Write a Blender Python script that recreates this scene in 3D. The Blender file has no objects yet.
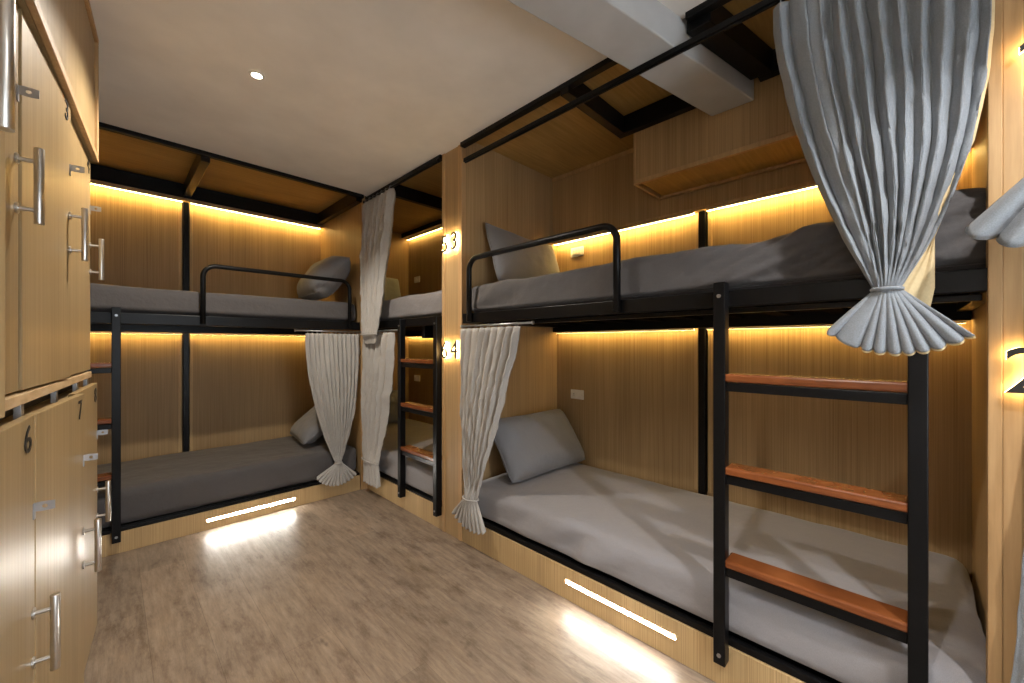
import bpy, bmesh, math, random
from mathutils import Vector, Matrix, noise
random.seed(7)
D = bpy.data
COL = bpy.context.scene.collection
R = math.radians
ROOTM = {}

# ------------------------------------------------------------------ materials
def new_mat(name):
    m = D.materials.new(name); m.use_nodes = True
    nt = m.node_tree
    return m, nt, nt.nodes['Principled BSDF']

def ramp(nt, fac, stops):
    r = nt.nodes.new('ShaderNodeValToRGB')
    el = r.color_ramp.elements
    while len(el) < len(stops): el.new(.5)
    for e, (p, c) in zip(el, stops):
        e.position = p; e.color = (*c, 1)
    nt.links.new(fac, r.inputs[0])
    return r.outputs[0]

def coords(nt, scale, rot=(0, 0, 0)):
    tc = nt.nodes.new('ShaderNodeTexCoord'); mp = nt.nodes.new('ShaderNodeMapping')
    mp.inputs['Scale'].default_value = scale; mp.inputs['Rotation'].default_value = rot
    nt.links.new(tc.outputs['Object'], mp.inputs[0])
    return mp.outputs[0]

def noise_tex(nt, vec, scale, detail=4, rough=.55):
    n = nt.nodes.new('ShaderNodeTexNoise')
    n.inputs['Scale'].default_value = scale; n.inputs['Detail'].default_value = detail
    n.inputs['Roughness'].default_value = rough
    nt.links.new(vec, n.inputs['Vector'])
    return n.outputs['Fac']

def mixc(nt, a, b, fac, mode='MIX'):
    m = nt.nodes.new('ShaderNodeMix'); m.data_type = 'RGBA'; m.blend_type = mode
    for s, v in ((m.inputs[6], a), (m.inputs[7], b)):
        if isinstance(v, tuple): s.default_value = (*v, 1)
        else: nt.links.new(v, s)
    if isinstance(fac, float): m.inputs[0].default_value = fac
    else: nt.links.new(fac, m.inputs[0])
    return m.outputs[2]

def bump(nt, b, h, strength=.2, dist=.005):
    n = nt.nodes.new('ShaderNodeBump'); n.inputs['Strength'].default_value = strength
    n.inputs['Distance'].default_value = dist
    nt.links.new(h, n.inputs['Height']); nt.links.new(n.outputs[0], b.inputs['Normal'])

def wood(name, dark, mid, light, fine=(260, 230, 1.2), big=(5, 5, .5), rough=.5, contrast=1.0):
    m, nt, b = new_mat(name)
    f = noise_tex(nt, coords(nt, fine), 1.0, 3, .6)
    g = noise_tex(nt, coords(nt, big), 1.0, 3, .5)
    lo, hi = .5 - .17 / contrast, .5 + .17 / contrast
    c = ramp(nt, f, [(lo, dark), (.5, mid), (hi, light)])
    k = ramp(nt, g, [(.3, (.82, .80, .78)), (.7, (1.08, 1.08, 1.08))])
    c = mixc(nt, c, k, 1.0, 'MULTIPLY')
    nt.links.new(c, b.inputs['Base Color'])
    b.inputs['Roughness'].default_value = rough
    b.inputs['Specular IOR Level'].default_value = .35
    bump(nt, b, f, .12, .002)
    return m

WD, WM, WL = (.28, .18, .083), (.39, .26, .125), (.49, .335, .17)
M = {}
M['wood'] = wood('striped_veneer', WD, WM, WL, contrast=.72)
M['roofwood'] = wood('roof_veneer', (.33, .205, .065), (.41, .26, .085), (.48, .31, .115), fine=(3, 60, 60), big=(1.5, 4, 4), contrast=.7)
M['wood_light'] = wood('light_striped_veneer', (.40, .27, .125), (.52, .36, .175), (.62, .45, .24))
M['trim'] = wood('edge_trim_oak', (.40, .25, .115), (.47, .30, .145), (.54, .36, .18), fine=(60, 60, 4), contrast=.7)
M['locker'] = wood('locker_maple', (.30, .208, .10), (.355, .255, .127), (.41, .302, .160), fine=(70, 70, 1.2), big=(4, 4, .6), rough=.38, contrast=.7)
M['shelfedge'] = wood('raw_board', (.45, .30, .15), (.58, .42, .24), (.68, .53, .34), fine=(30, 8, 30), contrast=.7)
M['tread'] = wood('varnished_tread', (.115, .034, .011), (.185, .056, .017), (.25, .083, .028), fine=(6, 6, 90), big=(5, 5, 5), rough=.25, contrast=.7)

def plain(name, col, rough=.5, metal=0.0, bumps=None, spec=.5):
    m, nt, b = new_mat(name)
    n = noise_tex(nt, coords(nt, (1, 1, 1)), bumps[0] if bumps else 30, 4)
    c = ramp(nt, n, [(.3, tuple(x * .93 for x in col)), (.7, tuple(min(1, x * 1.06) for x in col))])
    nt.links.new(c, b.inputs['Base Color'])
    b.inputs['Roughness'].default_value = rough; b.inputs['Metallic'].default_value = metal
    b.inputs['Specular IOR Level'].default_value = spec
    if bumps: bump(nt, b, n, bumps[1], bumps[2])
    return m

M['ceil'] = plain('ceiling_paint', (.84, .81, .765), .85, bumps=(3, .06, .01), spec=.2)
M['beam'] = plain('beam_paint', (.50, .51, .52), .8, bumps=(6, .1, .01), spec=.2)
M['plaster'] = plain('plaster_paint', (.62, .60, .57), .85, bumps=(4, .08, .01), spec=.2)
M['black'] = plain('black_gloss_steel', (.0045, .0045, .005), .32, bumps=(60, .1, .002), spec=.18)
M['deck'] = plain('matte_black_deck', (.004, .004, .004), .9, spec=.03)
M['digit'] = plain('black_digit', (.012, .011, .010), .4)
M['steel'] = plain('brushed_steel', (.62, .60, .57), .3, 1.0)
M['zinc'] = plain('zinc_plate', (.45, .46, .48), .35, 1.0)
M['white'] = plain('white_plastic', (.78, .76, .70), .35)
M['slot'] = plain('dark_slot', (.05, .05, .05), .4)
M['lining'] = plain('beige_lining', (.62, .50, .30), .85, bumps=(120, .2, .002), spec=.1)
M['gasket'] = plain('dark_plinth', (.02, .017, .014), .7)

def cloth(name, col, wr=(9, .35, .02), sheen=.2, weave=700):
    m, nt, b = new_mat(name)
    co = coords(nt, (1, 1, 1))
    w = noise_tex(nt, co, weave, 2)
    big = noise_tex(nt, co, wr[0], 5, .55)
    c = ramp(nt, w, [(.3, tuple(x * .86 for x in col)), (.7, tuple(min(1, x * 1.12) for x in col))])
    nt.links.new(c, b.inputs['Base Color'])
    b.inputs['Roughness'].default_value = .85; b.inputs['Specular IOR Level'].default_value = .15
    b.inputs['Sheen Weight'].default_value = sheen
    bump(nt, b, big, wr[1], wr[2])
    return m

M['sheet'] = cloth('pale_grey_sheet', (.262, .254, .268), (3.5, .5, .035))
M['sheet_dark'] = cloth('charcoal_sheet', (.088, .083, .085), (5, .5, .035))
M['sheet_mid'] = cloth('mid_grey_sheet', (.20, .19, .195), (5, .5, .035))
M['pillow'] = cloth('grey_pillow', (.20, .20, .212), (11, .4, .02))
M['paleP'] = cloth('pale_pillow', (.36, .38, .33), (11, .4, .02))
M['curtain_blue'] = cloth('blue_grey_linen', (.225, .25, .28), (22, .35, .012), weave=350)
M['curtain'] = cloth('pale_linen', (.42, .405, .385), (22, .35, .012), weave=350)

def emit(name, col, strength):
    m, nt, b = new_mat(name)
    n = noise_tex(nt, coords(nt, (1, 1, 1)), 40, 1)
    c = ramp(nt, n, [(0, tuple(x * .97 for x in col)), (1, col)])
    nt.links.new(c, b.inputs['Emission Color'])
    b.inputs['Base Color'].default_value = (.1, .1, .1, 1)
    b.inputs['Emission Strength'].default_value = strength
    return m

WARM = (1, .655, .20)
M['led'] = emit('warm_led', WARM, 75)
M['led_low'] = emit('warm_led_lower', WARM, 30)
M['led_white'] = emit('white_led', (1, .95, .86), 105)
M['halo'] = emit('halo_led', (1, .70, .30), 62)
M['halo_soft'] = emit('halo_led_soft', (1, .68, .28), 26)
M['lamp'] = emit('lamp_lens', (1, .9, .72), 60)
M['added_pane'] = emit('added_cool_pane', (.80, .90, 1), 2)  # glowing pane of the added window, a cool light source out of view

def floor_mat():
    m, nt, b = new_mat('vinyl_planks')
    v = coords(nt, (1, 1, 1), (0, 0, R(90)))
    br = nt.nodes.new('ShaderNodeTexBrick')
    br.offset = .37
    br.inputs['Color1'].default_value = (.86, .86, .86, 1); br.inputs['Color2'].default_value = (1.1, 1.08, 1.06, 1)
    br.inputs['Mortar'].default_value = (.72, .70, .68, 1)
    br.inputs['Scale'].default_value = 1; br.inputs['Mortar Size'].default_value = .0012
    br.inputs['Mortar Smooth'].default_value = .3
    br.inputs['Brick Width'].default_value = 1.2; br.inputs['Row Height'].default_value = .19
    nt.links.new(v, br.inputs['Vector'])
    s = noise_tex(nt, coords(nt, (42, 5.0, 1)), 1, 12, .78)
    s2 = noise_tex(nt, coords(nt, (12, 4.2, 1)), 1, 10, .72)
    c = ramp(nt, s, [(.28, (.165, .124, .092)), (.5, (.265, .207, .158)), (.72, (.37, .302, .236))])
    k = ramp(nt, s2, [(.34, (.60, .55, .52)), (.48, (.98, .98, .98)), (.66, (1.18, 1.16, 1.12))])
    c = mixc(nt, c, k, 1.0, 'MULTIPLY')
    c = mixc(nt, c, br.outputs['Color'], 1.0, 'MULTIPLY')
    kn = noise_tex(nt, coords(nt, (7, 3.2, 1)), 1.3, 3, .7)
    kf = ramp(nt, kn, [(.66, (0, 0, 0)), (.76, (.75, .75, .75))])
    c = mixc(nt, c, (.06, .042, .032), kf)
    nt.links.new(c, b.inputs['Base Color'])
    b.inputs['Roughness'].default_value = .36
    b.inputs['Specular IOR Level'].default_value = .4
    bump(nt, b, s, .18, .003)
    return m
M['floor'] = floor_mat()

# ------------------------------------------------------------------ mesh builder
class MB:
    def __init__(self): self.v = []; self.f = []
    def add(self, vs, fs):
        b = len(self.v); self.v += [Vector(p) for p in vs]; self.f += [tuple(i + b for i in f) for f in fs]; return self
    def box(self, x0, x1, y0, y1, z0, z1):
        if x0 > x1: x0, x1 = x1, x0
        if y0 > y1: y0, y1 = y1, y0
        vs = [(x, y, z) for x in (x0, x1) for y in (y0, y1) for z in (z0, z1)]
        return self.add(vs, [(0, 1, 3, 2), (4, 6, 7, 5), (0, 4, 5, 1), (2, 3, 7, 6), (0, 2, 6, 4), (1, 5, 7, 3)])
    def bar(self, p, q, w, h):
        """rectangular bar from p to q (axis), w sideways, h along z, p/q on its centre line"""
        p, q = Vector(p), Vector(q); d = (q - p).normalized(); s = d.cross(Vector((0, 0, 1))).normalized() * w / 2; u = s.cross(d).normalized() * h / 2
        vs = [p - s - u, p + s - u, p + s + u, p - s + u, q - s - u, q + s - u, q + s + u, q - s + u]
        return self.add(vs, [(0, 3, 2, 1), (4, 5, 6, 7), (0, 1, 5, 4), (1, 2, 6, 5), (2, 3, 7, 6), (3, 0, 4, 7)])
    def prism(self, poly, z0, z1):
        n = len(poly)
        vs = [(x, y, z0) for x, y in poly] + [(x, y, z1) for x, y in poly]
        return self.add(vs, [tuple(range(n - 1, -1, -1)), tuple(range(n, 2 * n))] + [(i, (i + 1) % n, n + (i + 1) % n, n + i) for i in range(n)])
    def tube(self, pts, r, seg=12, cap=True, closed=False):
        pts = [Vector(p) for p in pts]; n = len(pts); rings = []
        ref = None
        for i in range(n):
            a = pts[(i - 1) % n] if (i or closed) else pts[i]; c = pts[(i + 1) % n] if (i < n - 1 or closed) else pts[i]
            d = (c - a).normalized()
            if ref is None:
                ref = d.orthogonal().normalized()
            ref = (ref - d * ref.dot(d)).normalized(); o = d.cross(ref)
            rr = r[i] if isinstance(r, (list, tuple)) else r
            rings.append([pts[i] + (ref * math.cos(2 * math.pi * k / seg) + o * math.sin(2 * math.pi * k / seg)) * rr for k in range(seg)])
        vs = [p for g in rings for p in g]; fs = []
        m = n if closed else n - 1
        for i in range(m):
            j = (i + 1) % n
            for k in range(seg):
                fs.append((i * seg + k, i * seg + (k + 1) % seg, j * seg + (k + 1) % seg, j * seg + k))
        if cap and not closed:
            fs.append(tuple(range(seg - 1, -1, -1))); fs.append(tuple(range((n - 1) * seg, n * seg)))
        return self.add(vs, fs)
    def grid(self, rows):
        nr, nc = len(rows), len(rows[0])
        return self.add([p for r in rows for p in r], [(i * nc + j, i * nc + j + 1, (i + 1) * nc + j + 1, (i + 1) * nc + j) for i in range(nr - 1) for j in range(nc - 1)])
    def build(self, name, mat, parent=None, local=False, bevel=0, smooth=False, solid=0):
        me = D.meshes.new(name)
        vs = self.v
        o = D.objects.new(name, me)
        if parent is not None:
            r = parent
            while r.parent: r = r.parent
            if not local:
                inv = ROOTM[r.name].inverted(); vs = [inv @ p for p in vs]
            o.parent = parent
        else:
            lo = [min(p[i] for p in vs) for i in range(3)]; hi = [max(p[i] for p in vs) for i in range(3)]
            c = Vector(((lo[0] + hi[0]) / 2, (lo[1] + hi[1]) / 2, lo[2]))
            vs = [p - c for p in vs]; o.location = c
            ROOTM[o.name] = Matrix.Translation(c)
        me.from_pydata([tuple(p) for p in vs], [], self.f); me.validate()
        bm = bmesh.new(); bm.from_mesh(me); bmesh.ops.recalc_face_normals(bm, faces=bm.faces); bm.to_mesh(me); bm.free()
        me.materials.append(M[mat] if isinstance(mat, str) else mat)
        COL.objects.link(o)
        if smooth:
            for p in me.polygons: p.use_smooth = True
        if bevel:
            b = o.modifiers.new('bevel', 'BEVEL'); b.width = bevel; b.segments = 2; b.limit_method = 'ANGLE'; b.angle_limit = R(40)
        if solid:
            s = o.modifiers.new('solid', 'SOLIDIFY'); s.thickness = solid; s.offset = -1
        return o

def tag(o, label, cat, group=None):
    o['label'] = label; o['category'] = cat
    if group: o['group'] = group
    return o
def struct(o): o['kind'] = 'structure'; return o
def thing(name, label, cat, loc, rz=0, group=None):
    o = D.objects.new(name, None); COL.objects.link(o)
    o.location = loc; o.rotation_euler = (0, 0, rz); o.empty_display_size = .1
    ROOTM[o.name] = Matrix.Translation(Vector(loc)) @ Matrix.Rotation(rz, 4, 'Z')
    return tag(o, label, cat, group)
def box(name, mat, parent, *b, bevel=.003, local=False):
    return MB().box(*b).build(name, mat, parent, local=local, bevel=bevel)

# ------------------------------------------------------------------ dimensions (metres)
X0, XB = 1.58, 2.55          # front plane of the right-hand pods, their back wall
Y1, YB = 3.36, 4.30          # front plane of the far pods, their back wall
ZC, ZR = 2.53, 2.58          # aisle ceiling, pod roofs
YP0, YP1 = 2.017, 2.223      # divider between the two right-hand pods
YE = -.19                    # inner face of the nearest divider
XL, YF = -.80, -1.60         # left wall, wall behind the camera

# ------------------------------------------------------------------ shell
struct(MB().box(XL - .1, XB + .1, YF - .1, YB + .1, -.1, 0).build('floor', 'floor'))
struct(MB().box(XL, X0 + .005, YF, 3.312, ZC, ZC + .12).build('ceiling', 'ceil'))
struct(MB().box(XL - .1, XL, YF - .1, YB + .1, 0, 2.7).build('wall_left', 'plaster'))
wf = struct(MB().box(XL, -.2, YF - .1, YF, 0, 2.65).box(1.2, XB, YF - .1, YF, 0, 2.65).box(-.2, 1.2, YF - .1, YF, 0, .55).box(-.2, 1.2, YF - .1, YF, 1.95, 2.65).build('wall_front', 'plaster'))
wn = struct(MB().box(-.2, 1.2, YF - .09, YF - .07, .55, 1.95).build('added_window', 'added_pane'))  # unseen window, added to bring neutral light from behind the viewpoint
fr = MB()
for a in (-.2, .47, 1.14): fr.box(a, a + .06, YF - .06, YF, .55, 1.95)
fr.box(-.2, 1.2, YF - .06, YF, .55, .61).box(-.2, 1.2, YF - .06, YF, 1.89, 1.95)
fr.build('added_window_frame', 'white', wn)

# right wall: backing, raised upper cladding and lower panels either side of the steel posts
wr = struct(MB().box(XB + .02, XB + .12, YF - .1, YB + .1, 0, 2.7).build('wall_right', 'wood'))
def wall_panels_x(y0, y1, z0, z1, posts, par):
    edges = [y0] + [e for p in posts for e in (p - .028, p + .028)] + [y1]
    for i in range(0, len(edges), 2):
        box('panel', 'wood', par, XB, XB + .02, edges[i], edges[i + 1], z0, z1, bevel=0)
        for e, sgn in ((edges[i], 1), (edges[i + 1], -1)):
            if e in (y0, y1): continue
            box('edge_strip', 'wood_light', par, XB - .008, XB + .02, e, e + sgn * .022, z0, z1, bevel=0)
wall_panels_x(YE, YP0, .36, 1.37, [.885], wr)
wall_panels_x(YE, YP0, 1.42, 2.062, [.885], wr)
box('upper_panel', 'wood', wr, XB - .056, XB + .02, YE, YP0, 2.078, ZR, bevel=0)
box('valance_trim', 'trim', wr, XB - .060, XB + .02, YE, YP0, 2.060, 2.078, bevel=.002)
box('top_trim', 'trim', wr, XB - .066, XB - .0565, 1.14, YP0, ZR - .03, ZR, bevel=.002)
box('panel', 'wood', wr, XB, XB + .02, YP1, YB, .36, 2.58, bevel=0)
box('panel', 'wood', wr, XB, XB + .02, YE, YB, 0, .36, bevel=0)
# far wall
wb = struct(MB().box(XL - .1, XB + .1, YB + .02, YB + .12, 0, 2.7).build('wall_back', 'wood'))
def wall_panels_y(x0, x1, z0, z1, posts, par):
    edges = [x0] + [e for p in posts for e in (p - .026, p + .026)] + [x1]
    for i in range(0, len(edges), 2):
        box('panel', 'wood', par, edges[i], edges[i + 1], YB, YB + .02, z0, z1, bevel=0)
        for e, sgn in ((edges[i], 1), (edges[i + 1], -1)):
            if e in (x0, x1): continue
            box('edge_strip', 'wood_light', par, e, e + sgn * .022, YB - .008, YB + .02, z0, z1, bevel=0)
wall_panels_y(-.7, 1.53, 0, 2.60, [.447], wb)
box('panel', 'wood', wb, X0, XB, YB, YB + .02, 0, 2.6, bevel=0)

# dividers
def divider(name, x0, x1, y0, y1, z1, strips):
    o = struct(MB().box(x0, x1, y0, y1, 0, z1).build(name, 'wood'))
    for b in strips: box('edge_trim', 'trim', o, *b, bevel=.002)
    return o
wd = divider('wall_divider', X0, XB + .03, YP0, YP1, 2.6, [(X0 - .006, X0 + .03, YP0 - .004, YP0 + .036, 0, 2.535), (X0 - .006, X0 + .03, YP1 - .026, YP1 + .004, 0, 2.535)])
wn_ = divider('wall_near', X0, XB + .03, -.365, YE, 2.6, [(X0 - .008, X0 + .03, -.168, -.144, 0, 2.535), (X0 - .004, X0 + .03, -.200, -.1685, 0, 2.535)])
we = divider('wall_end', 1.53, X0, Y1, YB + .02, 2.6, [(1.527, X0 + .003, Y1 - .012, Y1, 0, 2.53)])
divider('wall_far_end', -.72, -.67, Y1, YB + .02, 2.6, [])
# pod roofs
struct(MB().box(X0 + .004, XB + .03, YF, YP0, ZR, ZR + .05).build('ceiling_pod', 'roofwood'))
struct(MB().box(X0 + .004, XB + .03, YP1, YB + .05, ZR, ZR + .05).build('ceiling_pod', 'roofwood'))
struct(MB().box(XL, 1.53, 3.312, YB + .05, ZR, ZR + .05).build('ceiling_pod', 'roofwood'))
# concrete beam crossing the aisle at a slight angle
bx = lambda x, c: c - .2072 * x
BL, BR = 1.148, .957      # its two edges
struct(MB().prism([(-.122, bx(-.122, BL)), (-.122, bx(-.122, BR)), (2.14, bx(2.14, BR)), (2.14, bx(2.14, BL))], 2.402, 2.60).build('ceiling_beam', 'beam', bevel=.006))

# ------------------------------------------------------------------ bunks
def guard(root, a, b, zb, zt, n, r=.0165):
    """bent tube from a to b (xy points), rising zb..zt"""
    a, b = Vector((*a, 0)), Vector((*b, 0)); d = (b - a).normalized(); cr = .075
    pts = [a + Vector((0, 0, zb)), a + Vector((0, 0, zt - cr))]
    for k in range(1, 9):
        t = k / 8 * math.pi / 2; pts.append(a + d * cr * (1 - math.cos(t)) + Vector((0, 0, zt - cr + cr * math.sin(t))))
    q = []
    for k in range(0, 9):
        t = k / 8 * math.pi / 2; q.append(b - d * cr * (1 - math.sin(t)) + Vector((0, 0, zt - cr + cr * math.cos(t))))
    pts += q + [b + Vector((0, 0, zb))]
    return MB().tube(pts, r, 14).build('guard_rail', 'black', root, smooth=True)

def ladder(root, o, d, n, width, z0=.09, z1=1.475, zs=(.487, .817, 1.147)):
    """o: outer foot corner; d: unit vector along the bed; n: unit vector into the bed"""
    d, n, o = Vector(d), Vector(n), Vector(o)
    def pr(a0, a1, b0, b1, z0_, z1_):
        p = [o + d * a + n * b for a, b in ((a0, b0), (a1, b0), (a1, b1), (a0, b1))]
        return MB().prism([(q.x, q.y) for q in p], z0_, z1_)
    lad = pr(0, .040, 0, .045, z0, z1).build('ladder', 'black', root, bevel=.003)
    pr(width - .040, width, 0, .045, z0, z1).build('rail', 'black', lad, bevel=.003)
    for a in (.02, width - .02):
        for z in (z0 + .035, z1 - .05):
            c = o + d * a - n * .004 + Vector((0, 0, z))
            MB().tube([c, c + n * .006], .007, 10).build('bolt', 'zinc', lad)
    for z in zs:
        pr(.036, width - .036, .003, .086, z - .028, z).build('tread', 'tread', lad, bevel=.006)
        pr(.04, width - .04, .012, .04, z - .062, z - .031).build('rung', 'black', lad, bevel=.002)
    return lad

# --- right-hand bunk
rb = thing('bunk_bed', 'nearest full-length black steel bunk with red-brown ladder treads, right side of room', 'bunk bed', (X0, .93, 0))
box('side_rail', 'black', rb, X0, X0 + .03, YE + .005, YP0 - .003, 1.388, 1.448)
box('back_rail', 'black', rb, XB - .06, XB - .006, YE + .005, YP0 - .003, 1.352, 1.44)
box('end_rail', 'black', rb, X0 + .03, XB - .06, YE + .006, YE + .046, 1.388, 1.44)
box('end_rail', 'black', rb, X0 + .03, XB - .06, 1.96, 2.0, 1.388, 1.44)
mb = MB()
for k in range(9):
    y = YE + .16 + k * .225; mb.box(X0 + .03, XB - .06, y, y + .07, 1.40, 1.418)
mb.box(X0 + .03, XB - .06, YE + .046, 1.96, 1.419, 1.436); mb.build('bed_deck', 'deck', rb)
box('wire_channel', 'black', rb, X0 + .05, X0 + .07, YE + .05, 1.5, 1.368, 1.386, bevel=.002)
box('post', 'black', rb, XB - .035, XB + .015, .865, .905, .05, 1.352)
box('post', 'black', rb, XB - .033, XB + .015, .865, .905, 1.441, 2.059)
box('base_board', 'wood_light', rb, X0, X0 + .02, YE + .003, YP0 - .004, 0, .155, bevel=.002)
box('lower_rail', 'black', rb, X0 + .006, X0 + .03, YE + .005, YP0 - .003, .156, .182)
box('lower_deck', 'black', rb, X0 + .031, XB - .004, YE + .006, YP0 - .004, .15, .168)
guard(rb, (X0 - .017, 1.925), (X0 - .017, .905), 1.395, 1.782, 0)
ladder(rb, (X0 - .046, .500, 0), (0, -1, 0), (1, 0, 0), .539, z0=.105)
# roof steel
box('roof_bar', 'black', rb, X0 - .02, X0 + .018, .84, YP0 - .005, 2.505, 2.575)
box('roof_bar', 'black', rb, X0 - .02, X0 + .018, YE + .005, .61, 2.505, 2.575)
box('roof_bar', 'black', rb, X0 - .018, 2.092, 1.165, 1.215, 2.475, 2.575)
MB().box(2.092, 2.140, .72, 1.215, 2.475, 2.575).build('roof_bar', 'black', rb, bevel=.003)
MB().box(2.092, 2.140, YE + .005, .49, 2.475, 2.575).build('roof_bar', 'black', rb, bevel=.003)
MB().prism([(X0 + .018, bx(X0 + .02, BR - .006)), (2.092, bx(2.09, BR - .006)), (2.092, bx(2.09, BR - .095)), (X0 + .018, bx(X0 + .02, BR - .095))], 2.475, 2.575).build('roof_bar', 'black', rb, bevel=.003)

# --- middle bunk
mbk = thing('bunk_bed', 'black steel bunk in the far corner, half closed off by grey curtains', 'bunk bed', (X0, 3.2, 0))
box('side_rail', 'black', mbk, X0, X0 + .03, YP1 + .004, Y1 + .0, 1.388, 1.448)
box('back_rail', 'black', mbk, XB - .06, XB - .006, YP1 + .006, YB - .006, 1.352, 1.44)
box('bed_deck', 'deck', mbk, X0 + .031, XB - .06, YP1 + .006, YB - .006, 1.412, 1.436)
box('cross_rail', 'black', mbk, X0 + .035, XB - .06, 2.50, 2.54, 1.30, 1.41)
box('base_board', 'wood_light', mbk, X0, X0 + .02, YP1 + .004, Y1 - .014, 0, .150, bevel=.002)
box('lower_rail', 'black', mbk, X0 + .006, X0 + .03, YP1 + .004, Y1 - .002, .151, .168)
box('lower_deck', 'black', mbk, X0 + .031, XB - .004, YP1 + .006, YB - .006, .15, .166)
ladder(mbk, (X0 - .046, 2.745, 0), (0, -1, 0), (1, 0, 0), .510, z0=.10, z1=1.445)
box('roof_bar', 'black', mbk, X0 - .02, X0 + .018, YP1 + .006, Y1 - .013, 2.505, 2.575)
box('roof_bar', 'black', mbk, X0 + .02, XB - .10, 2.98, 3.03, 2.475, 2.575)
box('roof_bar', 'black', mbk, XB - .10, XB - .002, YP1 + .006, YB - .006, 2.525, 2.576)

# --- far bunk
fb = thing('bunk_bed', 'black steel bunk along the far wall beyond the lockers, curtain at its right end', 'bunk bed', (.45, Y1, 0))
FX0, FX1 = -.665, 1.522
box('side_rail', 'black', fb, FX0, FX1, Y1, Y1 + .03, 1.378, 1.445)
box('back_rail', 'black', fb, FX0, FX1, YB - .06, YB - .006, 1.35, 1.43)
box('bed_deck', 'deck', fb, FX0, FX1, Y1 + .031, YB - .061, 1.408, 1.432)
box('post', 'black', fb, .428, .466, YB - .035, YB + .015, .05, 1.349)
box('post', 'black', fb, .428, .466, YB - .035, YB + .015, 1.431, 2.44)
box('base_board', 'wood_light', fb, FX0, FX1, Y1, Y1 + .02, 0, .125, bevel=.002)
box('lower_rail', 'black', fb, FX0, FX1, Y1 + .006, Y1 + .03, .126, .145)
box('lower_deck', 'black', fb, FX0, FX1, Y1 + .031, YB - .006, .13, .15)
guard(fb, (.438, Y1 - .016), (1.425, Y1 - .016), 1.39, 1.785, 0, r=.0155)
ladder(fb, (.046, Y1 - .046, 0), (-1, 0, 0), (0, 1, 0), .55, z0=.08)
box('roof_bar', 'black', fb, FX0, 1.526, 3.29, 3.328, 2.503, 2.575)
box('roof_bar', 'black', fb, FX0, 1.474, YB - .075, YB - .003, 2.462, 2.575)
box('roof_bar', 'black', fb, .425, .475, 3.33, YB - .08, 2.475, 2.575)
box('roof_bar', 'black', fb, 1.475, 1.526, 3.33, YB - .003, 2.475, 2.575)
box('valance_trim', 'trim', fb, FX0, 1.526, YB - .07, YB - .003, 2.444, 2.461, bevel=.002)

# cupboard above the right-hand upper bed
oc = thing('overhead_cupboard', 'wood veneer box cupboard hung high above the nearest upper bed', 'cupboard', (2.28, .5, 2.175))
BXF = 2.142
box('front_panel', 'wood', oc, BXF + .002, BXF + .02, YE + .004, 1.115, 2.205, 2.574, bevel=0)
box('side_panel', 'wood', oc, BXF + .022, XB - .068, 1.10, 1.115, 2.205, 2.574, bevel=0)
box('bottom_panel', 'roofwood', oc, BXF + .022, XB - .068, YE + .004, 1.10, 2.191, 2.204, bevel=0)
box('corner_trim', 'trim', oc, BXF, BXF + .022, 1.1155, 1.133, 2.180, 2.574, bevel=.002)
box('bottom_trim', 'trim', oc, BXF, BXF + .022, YE + .004, 1.115, 2.180, 2.204, bevel=.002)
box('side_trim', 'trim', oc, BXF + .0225, XB - .092, 1.1155, 1.133, 2.180, 2.204, bevel=.002)
box('wall_trim', 'trim', oc, XB - .092, XB - .068, YE + .004, 1.133, 2.176, 2.204, bevel=.002)

# ------------------------------------------------------------------ LED strips
def strip(label, b, mat='led', group='warm LED strips under the bunk valances'):
    t = thing('led_strip', label, 'light strip', ((b[0] + b[1]) / 2, (b[2] + b[3]) / 2, b[4]), 0, group)
    dx, dy = b[1] - b[0], b[3] - b[2]
    box('diffuser', mat, t, *b, bevel=0)
    z = b[5]
    m = MB().box(b[0] - .002, b[1] + .002, b[2] - .002, b[3] + .002, z + .0005, z + .003)
    if dx < dy: m.box(b[0] - .004, b[0] - .002, b[2] - .002, b[3] + .002, b[4], z + .003)
    else: m.box(b[0] - .002, b[1] + .002, b[2] - .004, b[2] - .002, b[4], z + .003)
    m.build('channel', 'white', t)
    return t
strip('glowing yellow strip over the nearest upper bed, left of the black post', (XB - .046, XB - .036, .925, YP0 - .01, 2.048, 2.055))
strip('glowing yellow strip over the nearest upper bed, right of the black post', (XB - .046, XB - .036, YE + .02, .85, 2.048, 2.055))
strip('faint yellow strip over the nearest lower bed, left of the black post', (XB - .046, XB - .036, .925, YP0 - .03, 1.340, 1.347), 'led_low')
strip('faint yellow strip over the nearest lower bed, right of the black post', (XB - .046, XB - .036, YE + .02, .85, 1.340, 1.347), 'led_low')
strip('glowing yellow strip over the far upper bed, left of the black post', (FX0 + .02, .42, YB - .052, YB - .042, 2.432, 2.439))
strip('glowing yellow strip over the far upper bed, right of the black post', (.474, 1.51, YB - .052, YB - .042, 2.432, 2.439))
strip('faint yellow strip over the far lower bed, left of the black post', (FX0 + .02, .42, YB - .052, YB - .042, 1.336, 1.343), 'led_low')
strip('faint yellow strip over the far lower bed, right of the black post', (.474, 1.51, YB - .052, YB - .042, 1.336, 1.343), 'led_low')
strip('yellow strip high in the corner bunk above its upper bed', (XB - .030, XB - .020, YP1 + .02, YB - .02, 2.510, 2.517), 'led_low')
strip('short yellow strip in the corner bunk seen through its ladder', (XB - .030, XB - .020, YP1 + .3, YB - .02, 1.338, 1.345), 'led_low')
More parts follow.
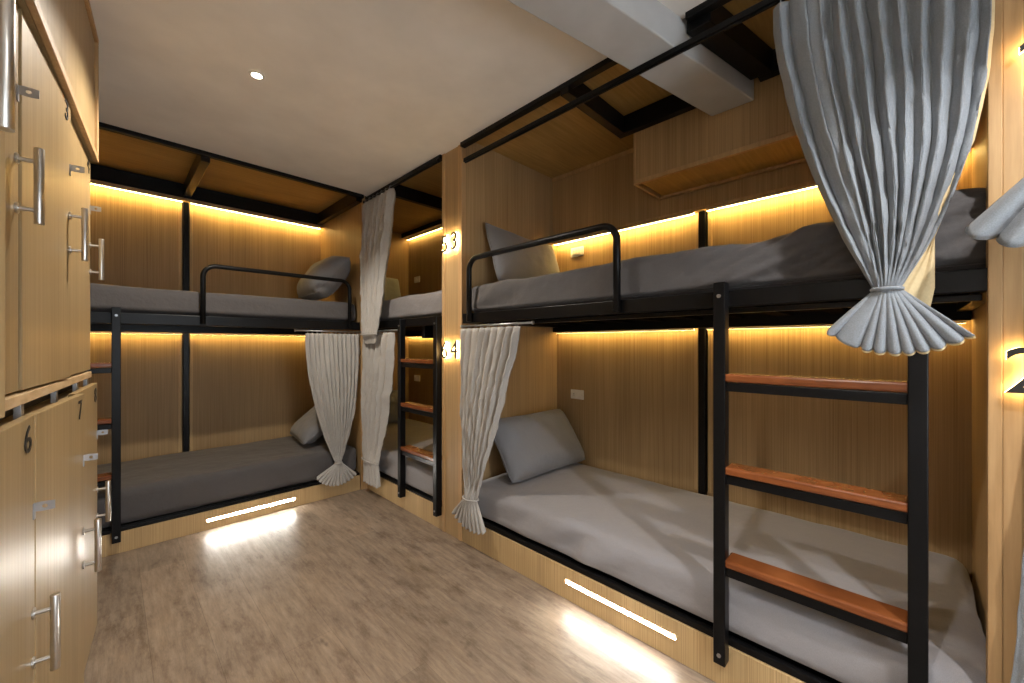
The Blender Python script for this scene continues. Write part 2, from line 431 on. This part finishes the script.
def kick_light(label, b):
    t = thing('floor_light', label, 'light strip', ((b[0] + b[1]) / 2, (b[2] + b[3]) / 2, b[4]), 0, 'white lights in the base boards')
    box('diffuser', 'led_white', t, *b, bevel=.003)
    if b[1] - b[0] < b[3] - b[2]: f = (b[0] + .001, b[1], b[2] - .004, b[3] + .004, b[4] - .003, b[5] + .003)
    else: f = (b[0] - .004, b[1] + .004, b[2] + .001, b[3], b[4] - .003, b[5] + .003)
    m = MB()
    if b[1] - b[0] < b[3] - b[2]:
        m.box(f[0], f[1], f[2], f[3], f[4], b[4]).box(f[0], f[1], f[2], f[3], b[5], f[5]).box(f[0], f[1], f[2], b[2], b[4], b[5]).box(f[0], f[1], b[3], f[3], b[4], b[5])
    else:
        m.box(f[0], f[1], f[2], f[3], f[4], b[4]).box(f[0], f[1], f[2], f[3], b[5], f[5]).box(f[0], b[0], f[2], f[3], b[4], b[5]).box(b[1], f[1], f[2], f[3], b[4], b[5])
    m.build('frame', 'trim', t)
kick_light('white light bar in the base board of the nearest bunk', (X0 - .005, X0 - .0005, .653, 1.194, .082, .099))
kick_light('white light bar in the base board of the far bunk', (.461, 1.006, Y1 - .005, Y1 - .0005, .055, .072))

# ------------------------------------------------------------------ soft furnishings
def fbm(p, s, seed=0):
    return noise.fractal(Vector(p) * s + Vector((seed, seed * 1.7, seed * .3)), .9, 2.0, 4)

def mattress(label, x0, x1, y0, y1, z0, z1, seed, front, r=.045, wr=.006, group='mattresses in grey fitted sheets', mat='sheet', lift=0.0):
    t = thing('mattress', label, 'mattress', ((x0 + x1) / 2, (y0 + y1) / 2, z0), 0, group)
    L = (x1 - x0, y1 - y0, z1 - z0)
    def nn(l, st): return max(4, int(l / st))
    nx, ny, nz = nn(L[0], .03), nn(L[1], .012 if lift else .03), 16 if lift else 8
    def pt(p):
        p = Vector(p); lo = Vector((x0 + r, y0 + r, z0 + .02)); hi = Vector((x1 - r, y1 - r, z1 - r))
        c = Vector([min(max(p[i], lo[i]), hi[i]) for i in range(3)])
        d = p - c
        if d.length > 1e-6:
            rr = r if d.z > -.001 else .02
            k = max(abs(d.x), abs(d.y), abs(d.z))
            d = d.normalized() * min(rr, d.length) if d.length > rr else d
            p = c + d
        # wrinkles: soft undulation plus diagonal creases on the draped side
        top = p.z > z1 - .02
        w = fbm(p, 3.0, seed) * wr * (1.1 if top else 1.2)
        if front == 'x': s = p.y * 14 + p.z * 26 + 2 * fbm(p, 2, seed + 3); edge = max(0, 1 - (p.x - x0) / .08)
        else: s = p.x * 14 + p.z * 26 + 2 * fbm(p, 2, seed + 3); edge = max(0, 1 - (p.y - y0) / .08)
        cre = max(0, fbm(p, 1.3, seed + 9)) * math.sin(s) * .034 * edge
        if lift: cre += .0085 * math.sin((p.y * .8 + p.z * 1.7) * 75 + 2.5 * fbm(p, 3, seed + 4)) * max(0, min(1, (.75 - p.y) / .5)) * edge * min(1, max(0, (z1 + .01 - p.z) / .03))
        n = d.normalized() if d.length > 1e-6 else Vector((0, 0, 1))
        if z1 - p.z > z1 - z0 - .03: cre *= .2; w *= .2
        q = p + n * (w + cre)
        q.z = max(q.z, z0)
        if lift: q.z += lift * max(0, min(1, (.28 - p.y) / .3)) * max(0, (p.z - z0) / (z1 - z0))
        return q
    m = MB()
    X = [x0 + L[0] * i / nx for i in range(nx + 1)]; Y = [y0 + L[1] * i / ny for i in range(ny + 1)]; Z = [z0 + L[2] * i / nz for i in range(nz + 1)]
    m.grid([[pt((x, y, z1)) for y in Y] for x in X]); m.grid([[pt((x, y, z0)) for y in Y] for x in X])
    m.grid([[pt((x0, y, z)) for y in Y] for z in Z]); m.grid([[pt((x1, y, z)) for y in Y] for z in Z])
    m.grid([[pt((x, y0, z)) for x in X] for z in Z]); m.grid([[pt((x, y1, z)) for x in X] for z in Z])
    o = m.build('fitted_sheet', mat, t, smooth=True)
    bm = bmesh.new(); bm.from_mesh(o.data); bmesh.ops.remove_doubles(bm, verts=bm.verts, dist=.0015)
    bmesh.ops.recalc_face_normals(bm, faces=bm.faces); bm.to_mesh(o.data); bm.free()
    # stitched edge piping along the top of the visible side
    if front == 'x': pts = [pt((x0, y, z0 + .012)) + Vector((-.001, 0, 0)) for y in Y[1:-1]]
    else: pts = [pt((x, y0, z0 + .012)) + Vector((0, -.001, 0)) for x in X[1:-1]]
    MB().tube(pts, .004, 6).build('hem', mat, t, smooth=True)
    return t
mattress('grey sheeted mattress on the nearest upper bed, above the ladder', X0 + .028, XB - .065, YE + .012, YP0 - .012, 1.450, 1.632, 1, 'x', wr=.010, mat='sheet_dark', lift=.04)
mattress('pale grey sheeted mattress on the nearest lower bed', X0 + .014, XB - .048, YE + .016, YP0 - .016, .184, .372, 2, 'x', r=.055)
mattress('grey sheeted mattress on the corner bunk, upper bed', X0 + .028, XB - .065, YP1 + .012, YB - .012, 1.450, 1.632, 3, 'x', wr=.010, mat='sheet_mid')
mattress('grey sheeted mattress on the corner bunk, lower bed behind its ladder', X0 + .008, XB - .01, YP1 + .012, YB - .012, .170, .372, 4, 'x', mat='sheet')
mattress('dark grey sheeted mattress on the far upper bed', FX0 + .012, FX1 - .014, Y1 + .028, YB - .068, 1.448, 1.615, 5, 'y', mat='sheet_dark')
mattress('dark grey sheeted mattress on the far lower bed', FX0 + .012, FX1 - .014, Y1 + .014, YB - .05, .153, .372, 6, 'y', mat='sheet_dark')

def pillow(label, c, wdir, hdir, w, h, t, mat='pillow', seed=0, sag=0, group='pillows on the bunk beds'):
    """c: centre of the lower edge on the mattress; wdir: along the width; hdir: up the leaning face"""
    wd_, hd = Vector(wdir).normalized(), Vector(hdir).normalized(); nd = wd_.cross(hd).normalized()
    c = Vector(c)
    root = thing('pillow', label, 'pillow', c, 0, group)
    nu, nv = 34, 26; sides = []
    for sgn in (1, -1):
        rows = []
        for j in range(nv + 1):
            y = -1 + 2 * j / nv; row = []
            for i in range(nu + 1):
                x = -1 + 2 * i / nu
                th = t / 2 * (max(0, (1 - x ** 4) * (1 - y ** 4))) ** .62
                px = w / 2 * x * math.sqrt(1 - .10 * y ** 6) * (1 - .05 * (1 - y * y)); py = h / 2 * y * math.sqrt(1 - .10 * x ** 6) * (1 - .05 * (1 - x * x))
                py -= sag * (1 - x * x) * (y + 1) / 2 * h
                p = c + wd_ * px + hd * (py + h / 2) + nd * sgn * th
                e = max(abs(x), abs(y))
                p += nd * sgn * fbm(p, 7, seed) * .008 * (1 - e ** 6)
                cr = math.sin((x + y * .6) * 9 + 3 * fbm(p, 4, seed + 2)) * .007 * max(0, e - .45) * (1 - e ** 8)
                p += nd * sgn * cr
                row.append(p)
            rows.append(row)
        sides.append(rows)
    m = MB(); m.grid(sides[0]); m.grid([list(reversed(r_)) for r_ in sides[1]])
    o = m.build('pillowcase', mat, root, smooth=True)
    bm = bmesh.new(); bm.from_mesh(o.data); bmesh.ops.remove_doubles(bm, verts=bm.verts, dist=.0008)
    bmesh.ops.recalc_face_normals(bm, faces=bm.faces); bm.to_mesh(o.data); bm.free()
    s = sides[0]
    loop = [*s[0][:-1], *[r_[-1] for r_ in s[:-1]], *list(reversed(s[-1]))[:-1], *[r_[0] for r_ in reversed(s)][:-1]]
    MB().tube(loop, .003, 6, closed=True).build('seam', mat, root, smooth=True)
    return root
pillow('grey pillow propped against the divider on the nearest upper bed', (2.11, 1.87, 1.645), (1, .05, -.02), (-.02, .30, 1), .76, .43, .15, seed=1, sag=.06)
pillow('plump grey pillow leaning in the corner of the nearest lower bed', (2.12, 1.71, .392), (1, -.03, .0), (.0, .68, 1), .78, .44, .21, seed=2)
pillow('rumpled grey pillow leaning on the end panel of the far upper bed', (1.20, 3.70, 1.675), (.06, 1, 0), (.30, 0, .36), .60, .44, .25, seed=3, sag=.02)
pillow('grey pillow on the far lower bed, half hidden by its curtain', (1.16, 3.86, .415), (.1, 1, 0), (.40, 0, .30), .60, .44, .17, seed=4)
pillow('pale green-grey pillow at the far end of the corner bunk', (2.06, 4.08, 1.645), (1, 0, 0), (0, .35, 1), .62, .40, .15, 'paleP', seed=5)
pillow('dim grey pillow deep inside the corner bunk, lower bed', (2.06, 4.05, .385), (1, 0, 0), (0, .45, 1), .62, .38, .15, seed=6)

# ------------------------------------------------------------------ curtains
def curtain(label, T0, T1, K, kw, A, N, pl, pr, npl, amp, fan_r, fan_a, fan_dir=0.0, seed=0, flat=None, group='grey bunk curtains',
            rod_r=.008, rings=True, fan_curl=.02, hem=True, knot_depth=.02, tie=True, fan_sq=1.0, bulge=.03, fan_asym=0.0, push=0.0, mat='curtain'):
    """T0,T1: top corners; K: knot; A: unit vector along rod T0->T1; N: toward the room"""
    T0, T1, K, A, N = (Vector(x) for x in (T0, T1, K, A, N)); Zv = Vector((0, 0, 1))
    root = thing('curtain', label, 'curtain', (K.x, K.y, min(K.z - fan_r, T0.z)), 0, group)
    rnd = random.Random(seed)
    nc = npl * 14
    jit = [rnd.uniform(-.35, .35) for _ in range(npl + 2)]
    def phase(u):
        s = u * npl; i = int(min(s, npl - 1e-6)); f = s - i
        return s + jit[i] * (1 - f) * .5 + jit[i + 1] * f * .5
    if flat: 
        ph0 = phase
        def phase(u):
            a, b, k = flat
            # between a and b the cloth runs flat
            if u < a: return ph0(u)
            if u < b: return ph0(a) + (u - a) * npl * k
            return ph0(u) - (b - a) * npl * (1 - k)
    def fold(u):
        return 2 * abs(math.sin(math.pi * phase(u))) ** .62 - 1
    aj = [rnd.uniform(.65, 1.2) for _ in range(npl + 2)]
    rows = []; NV = 60
    for j in range(NV + 1):
        v = j / NV; row = []
        z = T0.z + (K.z - T0.z) * v
        L = T0.lerp(K - A * kw, v ** pl); Rr = T1.lerp(K + A * kw, v ** pr)
        kn = math.exp(-((1 - v) / .05) ** 2)
        head = min(1, .35 + v / .06)
        for i in range(nc + 1):
            u = i / nc
            p = L.lerp(Rr, u); p.z = z
            a_ = amp * aj[int(u * npl)] * (1 - .55 * v ** 2) * head
            a_ = min(a_, amp) * (1 - kn) + knot_depth * .25 * kn
            p += N * (fold(u) * a_ + push * math.sin(math.pi * min(1, v * 1.6 ) / 2) * (1 - v) + bulge * math.sin(math.pi * min(1, v * 1.05)) * (1 - (2 * u - 1) ** 2))
            p += A * (.30 * a_ * math.sin(2 * math.pi * phase(u)) + .006 * fbm((u * 9, v * 3.5, seed), 1, seed) * (1 - v ** 8))
            p += N * (min(.012, amp * .42) * fbm((phase(u) * 1.1, v * 9, seed), 1, seed + 5)) * (1 - kn) * min(1, v * 6)
            p += N * (.0035 * fbm((phase(u) * 2.5, v * 30, seed), 1, seed + 8)) * (1 - kn) * min(1, v * 6)
            p += N * knot_depth * kn * (1 - (2 * u - 1) ** 2)
            row.append(p)
        rows.append(row)
    NF = 22; sgn = 1
    for j in range(1, NF + 1):
        q = j / NF; row = []
        r = fan_r * q
        for i in range(nc + 1):
            u = i / nc
            th = (2 * u - 1) * fan_a + fan_dir
            jl = 1 + .05 * fold(u) + fan_asym * (2 * u - 1)
            rr = r * jl
            p = K + A * kw * (2 * u - 1) * (1 - q * .3) + (A * math.sin(th) * fan_sq - Zv * math.cos(th)) * rr
            p += N * (knot_depth * (1 - q) * (1 - (2 * u - 1) ** 2) + fan_curl * math.sin(q * math.pi * .6) + fold(u) * fan_r * .085 * q ** .8)
            row.append(p)
        rows.append(row)
    cl = MB().grid(rows).build('drape', mat, root, smooth=True, solid=.003)
    if tie:
        pts = []
        for k in range(24):
            a = 2 * math.pi * k / 24
            pts.append(K + A * math.cos(a) * (kw + .006) + N * (math.sin(a) * (knot_depth + .006)) + N * knot_depth * .2)
        MB().tube(pts, .005, 8, closed=True).build('tie', mat, root, smooth=True)
    # stitched pleat header band
    if hem:
        for dz in (.055,):
            j = max(1, int(NV * dz / abs(T0.z - K.z)))
            MB().tube([p + N * .002 for p in rows[j]], .0018, 5).build('stitching', mat, root, smooth=True)
    if rings:
        n = max(4, npl)
        for k in range(n):
            u = (k + .5) / n
            c = T0.lerp(T1, u) + Zv * .012
            pts = [c + N * math.cos(2 * math.pi * a / 12) * (rod_r + .005) + Zv * (math.sin(2 * math.pi * a / 12) * (rod_r + .005)) for a in range(12)]
            MB().tube(pts, .0018, 5, closed=True).build('hook', 'zinc', root, smooth=True)
    return root, rows

def rod(label, p, q, r, mat='black', group='curtain rods'):
    p, q = Vector(p), Vector(q); d = (q - p).normalized()
    t = thing('curtain_rod', label, 'curtain rod', (p + q) / 2, 0, group)
    MB().tube([p, q], r, 12).build('tube', mat, t, smooth=True)
    for e, s in ((p, 1), (q, -1)):
        MB().tube([e, e + d * s * .008], r * 1.7, 12).build('bracket', mat, t, bevel=.001)
    return t

Yv, Xv = (0, 1, 0), (1, 0, 0)
# nearest upper bed
RX = 1.545
t = thing('curtain_rail', 'black curtain rail passing under the white beam, carrying the big curtain', 'curtain rail', (RX, .9, 2.378))
box('track', 'black', t, RX - .012, RX + .012, YE - .01, 1.945, 2.378, 2.400, bevel=.002)
box('glide_channel', 'black', t, RX - .005, RX + .005, YE, 1.94, 2.372, 2.3778, bevel=.001)
big, rows = curtain('large blue-grey curtain tied in a knot before the nearest upper bed', (RX, .316, 2.362), (RX, -.150, 2.362),
        (1.48, .0405, 1.400), .024, (0, -1, 0), (-1, 0, 0), 1.65, 3.2, 11, .024, .165, .80, .02, seed=11, flat=(.10, .27, .25), rings=True, rod_r=.001,
        knot_depth=.026, fan_curl=.03, bulge=.03, fan_asym=.08, mat='curtain_blue')
lin = []
for j in range(0, 61, 1):
    v = j / 60; e = rows[j][-1]
    k_ = min(1, max(0, (v - .62) / .22)); e = e + Vector((.003, 0, 0))
    back = Vector((1.498, -.050, e.z)); e0 = e + Vector((.003, -.007, 0))
    lin.append([(e + Vector((.012, 0, 0))).lerp(e0.lerp(back, k_) + Vector((.016, 0, 0)), k / 8) + Vector((.005 * math.sin(k * 1.9 + v * 6), 0, 0)) * k_ for k in range(9)])
for q in range(1, 6): lin.append([p + Vector((0, .002 * q, -.0125 * q)) for p in lin[60]])
MB().grid(lin).build('lining', 'lining', big, smooth=True, solid=.002)
fr_ = rows[-1]
MB().tube([p + Vector((.004, 0, -.003)) for p in fr_[len(fr_) // 3:]], .0035, 6).build('lining_hem', 'lining', big, smooth=True)

# nearest lower bed
rod('thin rail under the nearest upper bed, holding the tied curtain beside the divider', (X0 - .010, YP0 - .006, 1.368), (X0 - .010, 1.40, 1.368), .006, 'zinc')
curtain('long pale grey curtain tied beside the lit divider, nearest lower bed', (X0 - .012, YP0 - .002, 1.352), (X0 - .012, 1.49, 1.352), (X0 - .065, 1.845, .340), .052,
        (0, -1, 0), (-1, 0, 0), 1.8, 1.15, 9, .026, .185, .70, -.16, seed=21, rod_r=.006, knot_depth=.03, bulge=.03, fan_curl=.0)
# corner bunk
rod('black rod at the ceiling of the corner bunk', (X0 - .03, Y1 - .02, 2.485), (X0 - .03, YP1 + .008, 2.485), .008)
curtain('pale curtain gathered straight down beside the far bunk end panel, corner upper bed', (X0 - .032, 3.33, 2.470), (X0 - .032, 2.835, 2.470), (X0 - .10, 3.10, 1.335), .125,
        (0, -1, 0), (-1, 0, 0), 1.0, 1.1, 7, .034, .07, .05, 0, seed=31, rod_r=.008, tie=True, knot_depth=.025, bulge=.02, fan_curl=-.01)
rod('thin rail under the corner upper bed', (X0 - .028, Y1 - .02, 1.365), (X0 - .028, 2.76, 1.365), .006, 'zinc')
curtain('pale curtain hanging to the base board beside the corner ladder', (X0 - .03, 3.34, 1.348), (X0 - .03, 2.83, 1.348), (X0 - .075, 3.13, .30), .135,
        (0, -1, 0), (-1, 0, 0), 1.3, 1.6, 6, .032, .19, .22, 0, seed=41, rod_r=.006, knot_depth=.02, bulge=.02, fan_curl=-.01)
# far bunk
rod('thin rail under the far upper bed', (1.00, Y1 - .010, 1.362), (1.522, Y1 - .010, 1.362), .006, 'zinc')
curtain('pale beige-grey curtain tied with a flared fan, far lower bed', (1.075, Y1 - .012, 1.342), (1.512, Y1 - .012, 1.342), (1.318, Y1 - .045, .285), .022,
        Xv, (0, -1, 0), 1.9, 2.6, 12, .019, .175, .98, -.12, seed=51, rod_r=.006, knot_depth=.02, bulge=.03, fan_curl=.0)
# next pod, cut by the right edge of the photograph
rod('black rod before the bunk at the right picture edge', (RX, -.25, 2.385), (RX, -1.3, 2.385), .012)
curtain('grey curtain fold jutting in at the right edge of the photo, upper level', (RX, -.40, 2.365), (RX, -.85, 2.365), (1.45, -.305, 1.73), .022,
        (0, -1, 0), (-1, 0, 0), 1.1, 1.2, 4, .024, .285, .36, -.40, seed=61, rod_r=.014, knot_depth=.026, mat='curtain_blue')
curtain('grey curtain edge low at the right edge of the photo', (X0 - .06, -.27, 1.33), (X0 - .06, -.75, 1.33), (X0 - .06, -.235, .30), .07,
        (0, -1, 0), (-1, 0, 0), .7, 1.2, 8, .016, .22, .4, 0, seed=71, rod_r=.006, knot_depth=.026, mat='curtain_blue')

# ------------------------------------------------------------------ lockers (bank stands slightly askew)
LO = Vector((-.037, 2.406, 0)); LR = R(-4.75)
GL = 'locker units along the left wall'
def text_mesh(ch, size, depth, offset=0.0):
    cu = D.curves.new('t', 'FONT'); cu.body = ch; cu.size = size; cu.extrude = depth / 2; cu.offset = offset
    cu.align_x = 'CENTER'; cu.resolution_u = 6
    ob = D.objects.new('t', cu); COL.objects.link(ob)
    dg = bpy.context.evaluated_depsgraph_get(); dg.update()
    me = D.meshes.new_from_object(ob.evaluated_get(dg))
    vs = [v.co.copy() for v in me.vertices]; fs = [tuple(p.vertices) for p in me.polygons]
    D.objects.remove(ob); D.curves.remove(cu); D.meshes.remove(me)
    return vs, fs
def text_obj(name, ch, height, depth, origin, right, up, mat, parent, offset=0.0, local=False, wide=1.0):
    vs, fs = text_mesh(ch, 1.0, depth, offset)
    lo = min(v.y for v in vs); hi = max(v.y for v in vs); k = height / (hi - lo) if offset == 0 else None
    if k is None:
        v0, _ = text_mesh(ch, 1.0, depth, 0.0); lo = min(v.y for v in v0); hi = max(v.y for v in v0); k = height / (hi - lo)
    rt, u = Vector(right), Vector(up); n = rt.cross(u)
    m = MB().add([Vector(origin) + rt * v.x * k * wide + u * (v.y - lo) * k + n * v.z for v in vs], fs)
    return m.build(name, mat, parent, local=local)

def bar_handle(door, y, z0, z1, x):
    b = MB().tube([(x + .034, y, z0), (x + .034, y, z1)], .0085, 16).build('handle', 'steel', door, local=True, bevel=.0015)
    for p in b.data.polygons: p.use_smooth = len(p.vertices) == 4
    L = z1 - z0
    for z in (z0 + L * .18, z1 - L * .18):
        MB().tube([(x + .0005, y, z), (x + .004, y, z), (x + .0041, y, z), (x + .030, y, z)], [.012, .012, .005, .005], 14).build('handle_post', 'steel', door, local=True)
def hasp(door, y, z, x):
    m = MB()
    m.box(x, x + .0025, y - .006, y + .006, z - .026, z + .009)
    o_ = MB()
    # plate sticking out with a hole for the padlock
    hole = [(x + .017 + .0045 * math.cos(a * math.pi / 6), z + .0045 * math.sin(a * math.pi / 6)) for a in range(12)]
    out = []
    for a in range(12):
        c, s = math.cos(a * math.pi / 6), math.sin(a * math.pi / 6); k = 1 / max(abs(c) / .016, abs(s) / .0105)
        out.append((x + .0165 + c * k, z + s * k))
    vs = [(px, y + dy, pz) for dy in (0, .002) for ring in (out, hole) for px, pz in ring]
    fs = []
    for a in range(12):
        b = (a + 1) % 12
        fs += [(a, b, 12 + b, 12 + a), (24 + a, 36 + a, 36 + b, 24 + b), (a, 24 + a, 24 + b, b), (12 + a, 12 + b, 36 + b, 36 + a)]
    m.add(vs, fs)
    return m.build('hasp', 'zinc', door, local=True)

def locker_bank(name, label, z0, z1, xoff, doors, hz, hasp_z, num_z, carc):
    t = thing(name, label, 'locker', LO, LR, GL)
    carc(t)
    for s0, s1, num, open_, hs in doors:
        ya, yb = -s1 + .004, -s0 - .004          # hinge at the far-left (near camera) side ya, free edge yb
        x = xoff
        # slightly ajar: free edge pushed out by open_
        vs = [(x - .018, ya, z0), (x, ya, z0), (x + open_, yb, z0), (x - .018 + open_, yb, z0)]
        d = MB().prism([(p[0], p[1]) for p in vs], z0, z1).build('door', 'locker', t, local=True, bevel=.0015)
        xe = x + open_ * .96
        bar_handle(d, yb - .022 - hs, hz[0], hz[1], x + open_ * (1 - (.022 + hs) / .5))
        hasp(d, yb - .012, hasp_z, xe)
        if num:
            text_obj('number', num, .058, .0015, (xe + .0014 - open_ * .10, yb - .062, num_z), (0, 1, 0), (0, 0, 1), 'digit', d, local=True, wide=1.5)
    return t
def lower_carcass(t):
    m = MB().box(-.50, -.019, -2.0, 0, .10, .118).box(-.50, -.019, -2.0, 0, 1.06, 1.078).box(-.50, -.49, -2.0, 0, .119, 1.059)
    for s in (0, .5, 1.0, 1.5, 2.0): m.box(-.489, -.019, -s - .009 if s else -.018, -s + .009 if s else 0, .119, 1.059)
    m.build('carcass', 'locker', t, local=True)
    MB().box(-.48, -.06, -1.98, -.03, 0, .099).build('plinth', 'gasket', t, local=True)
    MB().box(-.50, -.016, -2.0, -.01, 1.117, 1.141).build('counter_board', 'shelfedge', t, local=True, bevel=.002)
    for s in (.05, .28, .62, .98, 1.4):
        MB().box(-.034, -.022, -s - .012, -s + .012, 1.079, 1.115).build('bracket', 'zinc', t, local=True, bevel=.001)
    MB().box(-.45, -.06, -1.99, -.01, 1.079, 1.1155).build('filler', 'gasket', t, local=True)
lo_b = locker_bank('locker', 'lower bank of maple lockers with bar handles, doors 6, 7 and 8', .09, 1.092, 0.0,
    [(0, .5, '8', .0, 0), (.5, 1.0, '7', .020, 0), (1.0, 1.5, '6', .0, 0), (1.5, 2.0, None, .0, 0)], (.512, .682), .885, 1.018, lower_carcass)
def upper_carcass(t):
    m = MB().box(-.50, -.041, -2.0, 0, 1.142, 1.16).box(-.50, -.041, -2.0, 0, 1.99, 2.008).box(-.50, -.49, -2.0, 0, 1.161, 1.989)
    for s in (0, .5, 1.0, 1.5, 2.0): m.box(-.489, -.041, -s - .009 if s else -.018, -s + .009 if s else 0, 1.161, 1.989)
    m.build('carcass', 'locker', t, local=True)
up_b = locker_bank('locker', 'upper bank of maple lockers standing on the lower one, door 3', 1.148, 2.006, -.020,
    [(0, .5, '4', .0, 0), (.5, 1.0, '3', .010, 0), (1.0, 1.5, None, -.004, 0), (1.5, 2.0, None, .078, .075)], (1.520, 1.690), 1.815, 1.945, upper_carcass)
tc = thing('top_cupboard', 'framed maple top cupboard above the lockers, reaching the ceiling', 'cupboard', LO, LR, GL)
MB().box(-.50, -.012, -2.0, -.001, 2.014, 2.526).build('cabinet_body', 'locker', tc, local=True)
MB().box(-.0115, -.006, -1.98, -.024, 2.038, 2.50).build('front_panel', 'locker', tc, local=True)
for n_, b in (('bottom_trim', (-2.0, 0, 2.012, 2.038)), ('top_trim', (-2.0, 0, 2.503, 2.528)), ('side_trim', (-.024, 0, 2.0385, 2.5025))):
    MB().box(-.0115, .004, b[0], b[1], b[2], b[3]).build(n_, 'trim', tc, local=True, bevel=.002)

# ------------------------------------------------------------------ numbers, switches, lamps
ONE = [(0, 0), (.015, 0), (.015, .112), (.003, .112), (-.030, .089), (-.030, .072), (0, .094)]
def number_sign(label, digits, x, z, h=.112, halo='halo'):
    t = thing('number_sign', label, 'number sign', (x, digits[0][1], z), 0, 'back-lit bed numbers on the wood dividers')
    for ch, y, dz in digits:
        if ch == '1':          # plain stroke with a slanted flag
            def stroke(x0, x1):
                n = len(ONE); vs = [(xx, y - a, z + dz + b) for xx in (x0, x1) for a, b in ONE]
                return MB().add(vs, [tuple(range(n)), tuple(range(2 * n - 1, n - 1, -1))] + [(i, (i + 1) % n, n + (i + 1) % n, n + i) for i in range(n)])
            d = stroke(x - .027, x - .021).build('digit', 'digit', t)
            stroke(x - .020, x - .016).build('halo_light', halo, d)
        else:
            d = text_obj('digit', ch, h, .006, (x - .024, y, z + dz), (0, -1, 0), (0, 0, 1), 'digit', t)
            text_obj('halo_light', ch, h, .004, (x - .018, y, z + dz), (0, -1, 0), (0, 0, 1), halo, d)
        b = MB()
        b.tube([(x - .016, y - .007, z + dz + .004), (x, y - .007, z + dz + .004)], .002, 6)
        b.build('stand_off', 'zinc', d)
    return t
number_sign('glowing number 53 on the lit divider at upper-bed height', [('5', 2.172, -.004), ('3', 2.068, 0)], X0, 1.865)
number_sign('glowing number 64 on the lit divider at lower-bed height', [('6', 2.172, -.004), ('4', 2.068, 0)], X0, 1.165)
number_sign('glowing dark digit 1 at the right edge of the photo, upper level', [('1', -.222, 0)], X0 - .004, 1.884, halo='halo_soft')
number_sign('glowing dark digit 2 at the right edge of the photo, lower level', [('2', -.205, 0)], X0 - .004, 1.133, halo='halo_soft')

def switch(label, y, z, group='white switch plates inside the bunks'):
    t = thing('switch_plate', label, 'switch', (XB, y, z), 0, group)
    box('plate', 'white', t, XB - .010, XB - .0005, y - .06, y + .06, z - .036, z + .036, bevel=.004)
    for k, dy in enumerate((-.028, .0, .028)):
        box('rocker', 'white', t, XB - .014, XB - .0102, y + dy - .010, y + dy + .010, z - .018, z + .018, bevel=.0015)
    for dz in (-.006, .006):
        box('socket_slot', 'slot', t, XB - .0146, XB - .0142, y + .020, y + .032, z + dz - .0015, z + dz + .0015, bevel=0)
    return t
switch('white switch plate beside the pillow of the nearest upper bed', 1.815, 1.970)
switch('white switch plate on the back wall of the nearest lower bed', 1.815, .868)
switch('pale switch plate on the dark wall of the corner upper bed', 4.10, 2.02)
switch('dim switch plate on the wall of the corner lower bed', 4.10, .86)

def downlight(label, x, y, power, col, size=R(160), blend=.35, rad=.035):
    t = thing('downlight', label, 'ceiling light', (x, y, ZC), 0, 'recessed ceiling downlights')
    m = MB(); n = 24
    prof = [(.020, -.001), (.022, -.006), (.031, -.006), (.034, -.003), (.034, -.0005)]
    rows_ = [[(x + r_ * math.cos(2 * math.pi * k / n), y + r_ * math.sin(2 * math.pi * k / n), ZC + z) for k in range(n + 1)] for r_, z in prof]
    m.grid(rows_).build('bezel', 'white', t, smooth=True)
    MB().tube([(x, y, ZC - .0035), (x, y, ZC - .001)], .020, 20).build('lens', 'lamp', t)
    l = D.lights.new('downlight_beam', 'SPOT'); l.energy = power; l.color = col; l.spot_size = size; l.spot_blend = blend; l.shadow_soft_size = rad
    o = D.objects.new('downlight_beam', l); COL.objects.link(o); o.location = (0, 0, -.02); o.parent = t
    return t
downlight('small round white downlight glowing in the ceiling over the aisle', .49, 2.19, 85, (1, .90, .77), R(140), .4)
downlight('recessed downlight over the lockers end of the aisle, out of frame', -.42, .31, 85, (1, .95, .90), R(124), .25)
downlight('recessed downlight behind the viewpoint, out of frame', .75, -.75, 100, (1, .96, .92), R(132), .3)

# cool light of the added, unseen window behind the viewpoint
l = D.lights.new('added_window_light', 'AREA'); l.shape = 'RECTANGLE'; l.size = .7; l.size_y = .9; l.energy = 75; l.color = (.78, .89, 1)
o = D.objects.new('added_window_light', l); COL.objects.link(o); o.location = (.5, YF + .004, 1.1); o.rotation_euler = (R(90), 0, R(180)); o.parent = wn
o.matrix_parent_inverse = ROOTM[wn.name].inverted()

w = D.worlds.new('world'); bpy.context.scene.world = w; w.use_nodes = True
w.node_tree.nodes['Background'].inputs[0].default_value = (.9, .93, 1, 1); w.node_tree.nodes['Background'].inputs[1].default_value = .3

# ------------------------------------------------------------------ camera
cam = D.cameras.new('camera'); co = D.objects.new('camera', cam); COL.objects.link(co)
cam.sensor_width = 36; cam.lens = 36 * 399 / 1024; cam.shift_y = 3.5 / 1024; cam.clip_start = .02
co.location = (0, 0, 1.25); co.rotation_euler = (R(90), 0, -math.atan(402 / 399))
sc = bpy.context.scene; sc.camera = co
sc.view_settings.view_transform = 'Standard'; sc.view_settings.look = 'None'; sc.view_settings.gamma = 1
sc.view_settings.use_curve_mapping = False; sc.view_settings.exposure = 0.38
sc.cycles.max_bounces = 10; sc.cycles.diffuse_bounces = 6; sc.cycles.sample_clamp_indirect = 4
